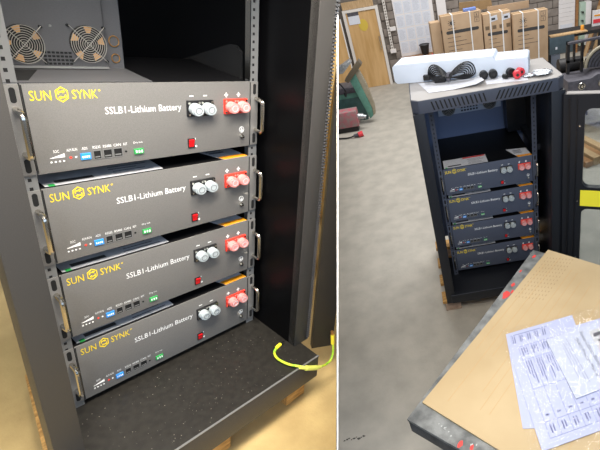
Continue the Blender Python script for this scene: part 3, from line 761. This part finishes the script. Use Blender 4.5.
# ------------------------------------------------ right background
wd = thing('white_panel', 'white slatted panel with energy rating sticker leaning on the back wall', 'panel', (2.02, YW - .004, 0))
for k_ in range(16): obj('slat', B().box(0, .225, -.03, -.004, .12 + k_ * .055, .12 + k_ * .055 + .053), M_wallwhite, wd)
es = obj('sticker', B().box(.02, .19, -.032, -.03, .245, .405), M_paper, wd)
for k_, c_ in enumerate(('8a4030', 'd84a2c', 'f0a030', 'f0e040', '58a850')): obj('rating_bar', B().box(.03, .09 + k_ * .016, -.033, -.032, .335 - k_ * .018, .352 - k_ * .018), mat('rating%d' % k_, c_, .5), es)
single('timber_post', B().box(0, .035, -.05, 0, 0, 1.2), M_woodb, 'brown timber post beside the white slatted panel', 'post', (2.252, YW - .004, 0))
gf = thing('metal_locker', 'pale green metal upright with dark brackets by the back wall', 'rack', (2.295, YW - .004, 0))
obj('body', B().box(0, .075, -.10, 0, .1, .66), M_palegreen, gf, bevel=.003); obj('side', B().box(.075, .15, -.11, 0, .1, .66), M_wallwhite, gf, bevel=.003)
for z in (.55, .44, .33): obj('bracket', B().prism([(.005, z), (.04, z), (.04, z - .03)], -.13, -.10, 'y'), M_blackp, gf)
for i, (x, z1, ln, m_, wdd) in enumerate(((2.46, .75, .22, M_woodb, .06), (2.56, .85, .26, M_pine, .05), (2.70, .80, .20, M_woodb, .07), (2.40, .62, .18, M_pine, .035))):
    single('leaning_plank', B().prism([(0, 0), (wdd, 0), (wdd + ln, z1), (ln, z1)], 0, .025, 'y'), m_, ('brown plank leaning nearest the green rack', 'long pale plank leaning in the corner', 'wide brown plank farthest right in the corner', 'thin pale batten leaning in the corner')[i], 'plank', (x - .12, 4.50 - .05 * i, 0), 0, 'planks leaning in the corner')
bn = thing('steel_bench', 'blue grey steel bench with deep front channel beside the cartons', 'bench', (1.42, 3.0, 0))
obj('channel', B().box(-.015, .255, 0, .05, .455, .632), M_steelb, bn, bevel=.004); obj('deck', B().box(-.015, .62, .05, .36, .595, .630), M_dk_m, bn)
obj('top_board', B().box(.0, .40, .0, .09, .633, .645), M_pine, bn)
obj('bolt_plate', B().box(.05, .07, -.004, 0, .505, .53), M_paper, bn)
for x in (-.01, .20, .56): obj('leg', B().box(x, x + .035, .08, .12, 0, .595), M_dk_m, bn)
obj('lower_shelf', B().box(-.01, .60, .06, .34, .235, .260), M_grey_m, bn)
single('storage_tub', B().box(0, .11, 0, .12, 0, .17), mat('tub_blue_white', 'aab4c8', .5), 'pale blue plastic tub on the shelf under the steel bench', 'tub', (1.455, 3.13, .2605), 0, bevel=.006)
single('paint_can', B().cyl((0, 0, 0), (0, 0, .05), .018, 16), mat('can_orange', 'e8a03c', .4), 'small orange can on the bench board', 'can', (1.78, 3.06, .6455), 0, bevel=.003)
sgn = thing('safety_sign', 'red and white sign board leaning at the right edge', 'sign', (1.94, 3.20, .632))
obj('board', B().box(0, .16, 0, .01, 0, .16), M_wallwhite, sgn); obj('band', B().box(.01, .15, -.002, 0, .03, .07), M_redcon, sgn); obj('line', B().box(.02, .12, -.002, 0, .10, .115), M_orange, sgn)
# abrasive saw
sw = thing('cutting_machine', 'grey cutting machine with large round blade guard at the right edge', 'machine', (1.60, 2.0, 0))
b = B(); n = 30; pts = []
cz = .56
for R_, y0, y1 in ((.165, 0, .06),):
    poly = [(R_ * math.cos(PI * i / n - .15), cz + R_ * math.sin(PI * i / n * 1.05 - .15)) for i in range(n + 1)]
    b.prism(poly, y0, y1, 'y')
obj('blade_guard', b, M_grey_m, sw, bevel=.006)
b = B()
for R_ in (.15, .12, .09, .06): b.tube([(R_ * math.cos(PI * i / n), -.004, cz + R_ * math.sin(PI * i / n)) for i in range(n + 1)], .004, 6)
obj('guard_rib', b, M_dk_m, sw, smooth=True)
obj('guard_rim', B().tube([(.165 * math.cos(PI * i / n), .0, cz + .165 * math.sin(PI * i / n)) for i in range(n + 1)], .014, 8), M_beige_m, sw, smooth=True)
obj('bed_casting', B().prism([(-.36, .30), (.25, .30), (.25, .53), (-.10, .53), (-.16, .500), (-.36, .500)], -.12, .16, 'y'), M_grey_m, sw, bevel=.008)
b = B()
for x in (-.24, -.06): b.ring((x, -.126, .445), (0, 1, 0), .026, .009, 18, 6).cyl((x, -.135, .445), (x, -.12, .445), .013, 6)
obj('bolt', b, M_steel, sw, smooth=True)
obj('frame', B().box(-.30, -.275, .10, .13, .30, .78).box(-.17, -.15, .10, .13, .30, .78).box(-.30, -.15, .10, .13, .755, .78).box(-.30, -.15, .10, .13, .60, .62).box(-.24, -.225, .10, .13, .60, .76), M_dk_m, sw)
obj('arm', B().prism([(-.30, .765), (.20, .775), (.20, .795), (-.30, .782)], .06, .10, 'y'), M_grey_m, sw)
for x in (-.33, .20): obj('leg', B().box(x, x + .04, -.08, .12, 0, .30), M_dk_m, sw)
md = thing('motor_unit', 'dark electric motor standing behind the cutting machine', 'motor', (1.42, 2.28, 0))
obj('stand', B().box(-.14, .16, 0, .16, 0, .44), M_dk_m, md, bevel=.006); obj('body', B().cyl((-.12, .08, .51), (.10, .08, .51), .065, 18), M_dk_m, md, bevel=.006); obj('cap', B().cyl((.10, .08, .51), (.125, .08, .51), .055, 18), M_beige_m, md)
cr = thing('timber_bundle', 'short timber offcuts on the floor behind the glazed door', 'timber', (1.22, 1.22, 0), .3)
for k_ in range(4): obj('offcut', B().box(-.05 + k_ * .075, .015 + k_ * .075, 0, .5, 0, .05 + .02 * (k_ % 2)), M_pine if k_ % 2 else M_woodb, cr, bevel=.003)

# ------------------------------------------------ left background: green machine, box, plug
gm = thing('green_machine', 'green bench machine with slanted column left of the oak door', 'machine', (-.82, 3.15, 0))
obj('column', B().prism([(.0, .56), (.085, .60), (.185, .17), (.18, .08), (.14, .05)], -.02, .05, 'y'), M_green_m, gm, bevel=.006)
obj('column_face', B().prism([(.085, .602), (.14, .60), (.185, .45), (.222, .19), (.212, .10), (.182, .075), (.187, .17)], -.01, .06, 'y'), M_beige_m, gm, bevel=.004)
bd = obj('bed', B().box(-.45, .05, .10, .40, .345, .405), M_grey_m, gm, bevel=.006)
obj('cabinet', B().box(-.45, .10, .12, .38, .0, .343), M_green_d, gm, bevel=.006)
obj('cabinet_band', B().box(-.45, .10, .116, .12, .285, .34), M_green_m, gm)
obj('head', B().prism([(-.04, .53), (.0, .50), (.19, .67), (.16, .72)], -.06, .06, 'y'), mat('head_bronze', '6f6452', .45, .4), gm, bevel=.005)
obj('carriage', B().prism([(-.28, .66), (-.05, .68), (.06, .73), (.08, .70), (-.04, .60), (-.28, .60)], -.02, .10, 'y'), M_alum, gm, bevel=.008)
b = B()
for k_ in range(5): b.cyl((-.26 + k_ * .06, -.03, .66), (-.26 + k_ * .06, -.03, .70 + .02 * (k_ % 2)), .012, 8)
obj('knob', b, M_alum, gm, smooth=True)
obj('red_grip', B().cyl((-.25, -.05, .62), (-.15, -.05, .64), .012, 8), M_rpaint, gm, smooth=True)
obj('hose', B().tube(smoothp([(-.26, -.04, .58), (-.12, -.06, .55), (-.05, -.05, .42), (-.07, -.03, .34), (-.10, .08, .36)]), .008, 8), M_cable, gm, smooth=True)
for q in list(gm.children): clip(q, -DN, CAMPOS + DN * .004) if q.matrix_world is not None else None
rb = thing('worn_motor_box', 'worn grey and red painted steel box on the floor by the green machine', 'box', (-.835, 2.92, 0))
obj('body', B().box(-.30, .04, 0, .16, .06, .235), M_pinkred, rb, bevel=.005); obj('foot', B().box(-.28, .02, .02, .14, 0, .06), M_dk_m, rb)
b = B().cyl((.04, .07, .15), (.10, .07, .14), .035, 14).cyl((.10, .07, .14), (.13, .07, .13), .022, 12)
obj('coupling', b, M_alum, rb, smooth=True)
pg = thing('industrial_plug', 'red industrial plug with black lead lying on the workshop floor', 'plug', (-.80, 2.74, 0))
obj('grip', B().cyl((-.05, 0, .024), (.0, .0, .026), .018, 12, .022), M_grey_m, pg, smooth=True)
obj('collar', B().cyl((.0, 0, .028), (.05, .01, .034), .028, 14, .030), M_redcon, pg, smooth=True)
obj('lead', B().tube(smoothp([(-.05, 0, .024), (-.10, -.01, .012), (-.20, .02, .010), (-.235, .03, .010)]), .008, 8), M_cable, pg, smooth=True)

# ------------------------------------------------ foreground table
ta = Vector((.63, .776, 0)).normalized(); tb = Vector((ta.y, -ta.x, 0)); T0 = Vector((-.228, -1.175, 0)); TZ = .65
TM = Matrix(((ta.x, tb.x, 0, T0.x), (ta.y, tb.y, 0, T0.y), (0, 0, 1, 0), (0, 0, 0, 1)))
tbl = thing('work_table', 'worn steel topped work table with red paint marks in the foreground', 'table')
TLn, TWd = .838, .72
obj('top', B().box(0, TLn, 0, TWd, TZ - .012, TZ).xf(TM), M_table, tbl, bevel=.003)
obj('apron', B().box(.002, TLn - .002, .002, .03, TZ - .062, TZ - .012).box(.002, TLn - .002, TWd - .03, TWd - .002, TZ - .062, TZ - .012).box(.002, .03, .03, TWd - .03, TZ - .062, TZ - .012).box(TLn - .03, TLn - .002, .03, TWd - .03, TZ - .062, TZ - .012).xf(TM), M_tside, tbl, bevel=.002)
for x in (.10, TLn - .12):
    for y in (.10, TWd - .12): obj('leg', B().box(x, x + .04, y, y + .04, 0, TZ - .06).xf(TM), M_tside, tbl)
def blot(cx, cy, r, n=9):
    return [(cx + r * random.uniform(.55, 1.15) * math.cos(2 * PI * i / n), cy + r * .6 * random.uniform(.6, 1.1) * math.sin(2 * PI * i / n)) for i in range(n)]
for (x, y, r) in ((.80, .022, .012), (.62, .02, .012), (.56, .022, .024), (.585, .034, .010), (.70, .012, .008), (.012, .17, .012), (.02, .20, .010)):
    obj('paint_mark', B().prism(blot(x, y, r), TZ, TZ + .0006).xf(TM), M_rpaint, tbl)
for k_ in range(12):
    obj('paint_mark', B().prism(blot(random.uniform(.012, .035), random.uniform(.05, .30), random.uniform(.0015, .004), 6), TZ, TZ + .0006).xf(TM), mat('scuff', 'b4b6b4', .6), tbl)
for k_ in range(9):
    obj('tyre_scuff', B().prism(blot(-.615 + k_ * .0105, -.80 + .004 * (k_ % 3), random.uniform(.004, .009), 7), 0, .0005), mat('scuff_black', '4a4844', .8), rfloor)
# cardboard sheet
ca = Vector((.674, .739, 0)).normalized(); cb_ = Vector((ca.y, -ca.x, 0)); C0 = Vector((-.181, -1.135, TZ + .001))
CM = Matrix(((ca.x, cb_.x, 0, C0.x), (ca.y, cb_.y, 0, C0.y), (0, 0, 1, C0.z), (0, 0, 0, 1)))
cs = thing('cardboard_sheet', 'large flat corrugated cardboard sheet lying on the work table', 'cardboard')
obj('sheet', B().box(0, .795, 0, .64, 0, .006).xf(CM), M_cardp, cs, bevel=.001)
for k_ in range(20):
    v = .03 + k_ * .031 + random.uniform(-.008, .008); u0 = random.uniform(0, .25); u1 = random.uniform(.5, .79)
    obj('crease', B().prism([(u0, v), (u1, v + .001), (u1, v + .0022), (u0, v + .0012)], .006, .0063).xf(CM), mat('card_crease', 'bd9b6c', .8), cs)
b = B()
for k_ in range(9):
    for j in range(12): b.box(.50 + j * .022 + k_ * .004, .508 + j * .022 + k_ * .004, .02 + k_ * .011, .0212 + k_ * .011, .006, .0063)
obj('perforations', b.xf(CM), M_cardb, cs)
# papers in a clear bag
ZP = TZ + .0072
def quad_sheet(name, P, z, m, label, t=.0012):
    pts = [Vector((x, y, z)) for x, y in P]
    o = thing(name, label, 'document'); obj('paper', B().slab(pts, (0, 0, 1), t), m, o); return o
def mapper(P, z):
    p0, p1, p2, p3 = [Vector((x, y, z)) for x, y in P]
    return lambda u, v: (p0 * (1 - u) + p1 * u) * (1 - v) + (p3 * (1 - u) + p2 * u) * v
def rects(P, z, L):
    f = mapper(P, z); b = B()
    for u0, u1, v0, v1 in L: b.slab([f(u0, v0), f(u1, v0), f(u1, v1), f(u0, v1)], (0, 0, 1), .0003)
    return b
PC = ((.103, -.940), (.33, -.905), (.31, -1.29), (.080, -1.262))
PB = ((.0985, -.989), (.425, -.938), (.438, -1.27), (.112, -1.33))
PA = ((.219, -.995), (.43, -.945), (.45, -1.16), (.239, -1.207))
s1 = quad_sheet('wiring_sheet', PC, ZP, M_sheet, 'printed form sheet, lowest in the clear bag on the cardboard')
L = [(.06 + .11 * k_, .0625 + .11 * k_, .04, .16) for k_ in range(6)] + [(.06, .62, .04, .045), (.06, .62, .155, .16)] + [(.075 + .11 * k_ + .03 * j, .088 + .11 * k_ + .03 * j, .06, .14) for k_ in range(5) for j in range(2)]
obj('printed_table', rects(PC, ZP + .0012, L), M_ink2, s1)
s2 = quad_sheet('wiring_sheet', PB, ZP + .0028, M_sheet, 'printed table sheet with ruled columns, middle one in the clear bag')
cols = [.09 + .10 * k_ for k_ in range(9)]
L = [(c_, c_ + .0025, .05, .93) for c_ in cols] + [(.09, .894, v, v + .0025) for v in (.05, .20, .50, .80, .93)]
for k_ in range(8):
    c_ = .09 + .10 * k_
    for j in range(3): L.append((c_ + .022 + .022 * j, c_ + .032 + .022 * j, .07, .07 + .09 - .03 * (j % 2))); L.append((c_ + .022 + .022 * j, c_ + .031 + .022 * j, .22, .36 + .05 * ((j + k_) % 3)))
    L.append((c_ + .03, c_ + .042, .83, .90)); L.append((c_ + .055, c_ + .065, .83, .89)); L.append((c_ + .03, c_ + .06, .74, .755))
obj('printed_table', rects(PB, ZP + .0040, L), M_ink2, s2)
s3 = quad_sheet('manual_booklet', PA, ZP + .0052, mat('manual_cover', 'b3b9cd', .5), 'white manual booklet with small photo on its cover, uppermost in the clear bag', .003)
f = mapper(PA, ZP + .0084)
def doc_text(body, u0, v0, u1, hgt, par, m):
    # a line of lettering running down the sheet from (u0, v0) to v1
    b = text_B(body, 0, 1, 0, 1, 0, plane='xy')
    q = []
    for p in b.v:
        uu = u0 + (1 - p.y) * 0 + p.y * hgt; vv = v0 + p.x * (u1 - v0); q.append(f(uu, vv))
    b.v = q; return obj('lettering', b, m, par)
MI = mat('manual_ink', '3c3e50', .6)
doc_text('Power Lithium Battery System', .47, .08, .95, .075, s3, MI)
doc_text('(SLB1) Product Manual', .37, .15, .82, .068, s3, MI)
obj('small_print', rects(PA, ZP + .0083, [(.27, .275, .10, .85), (.235, .239, .16, .80), (.20, .204, .14, .70), (.165, .169, .2, .75)]), M_ink2, s3)
ph = obj('cover_photo', rects(PA, ZP + .0083, [(.62, .96, .12, .62)]), mat('photo_grey', 'b4b4b8', .4), s3)
obj('photo_detail', rects(PA, ZP + .0087, [(.66, .92, .18, .24), (.68, .90, .30, .34), (.70, .88, .42, .46)]), M_grey_m, ph)
# clear bag
b = B(); nx, ny = 16, 16; PBAG = ((.092, -.925), (.46, -.885), (.47, -1.42), (.078, -1.42)); fb = mapper(PBAG, ZP + .0155)
for j in range(ny + 1):
    for i in range(nx + 1):
        p = fb(i / nx, j / ny); edge = min(i, nx - i, j, ny - j)
        p.z += random.uniform(-.0015, .002) - (.010 if edge == 0 else .002 if edge == 1 else 0); b.v.append(p)
b.f = [(j * (nx + 1) + i, j * (nx + 1) + i + 1, (j + 1) * (nx + 1) + i + 1, (j + 1) * (nx + 1) + i) for j in range(ny) for i in range(nx)]
single('plastic_bag', b, M_film, 'clear plastic document bag over the papers on the cardboard', 'bag', smooth=True)
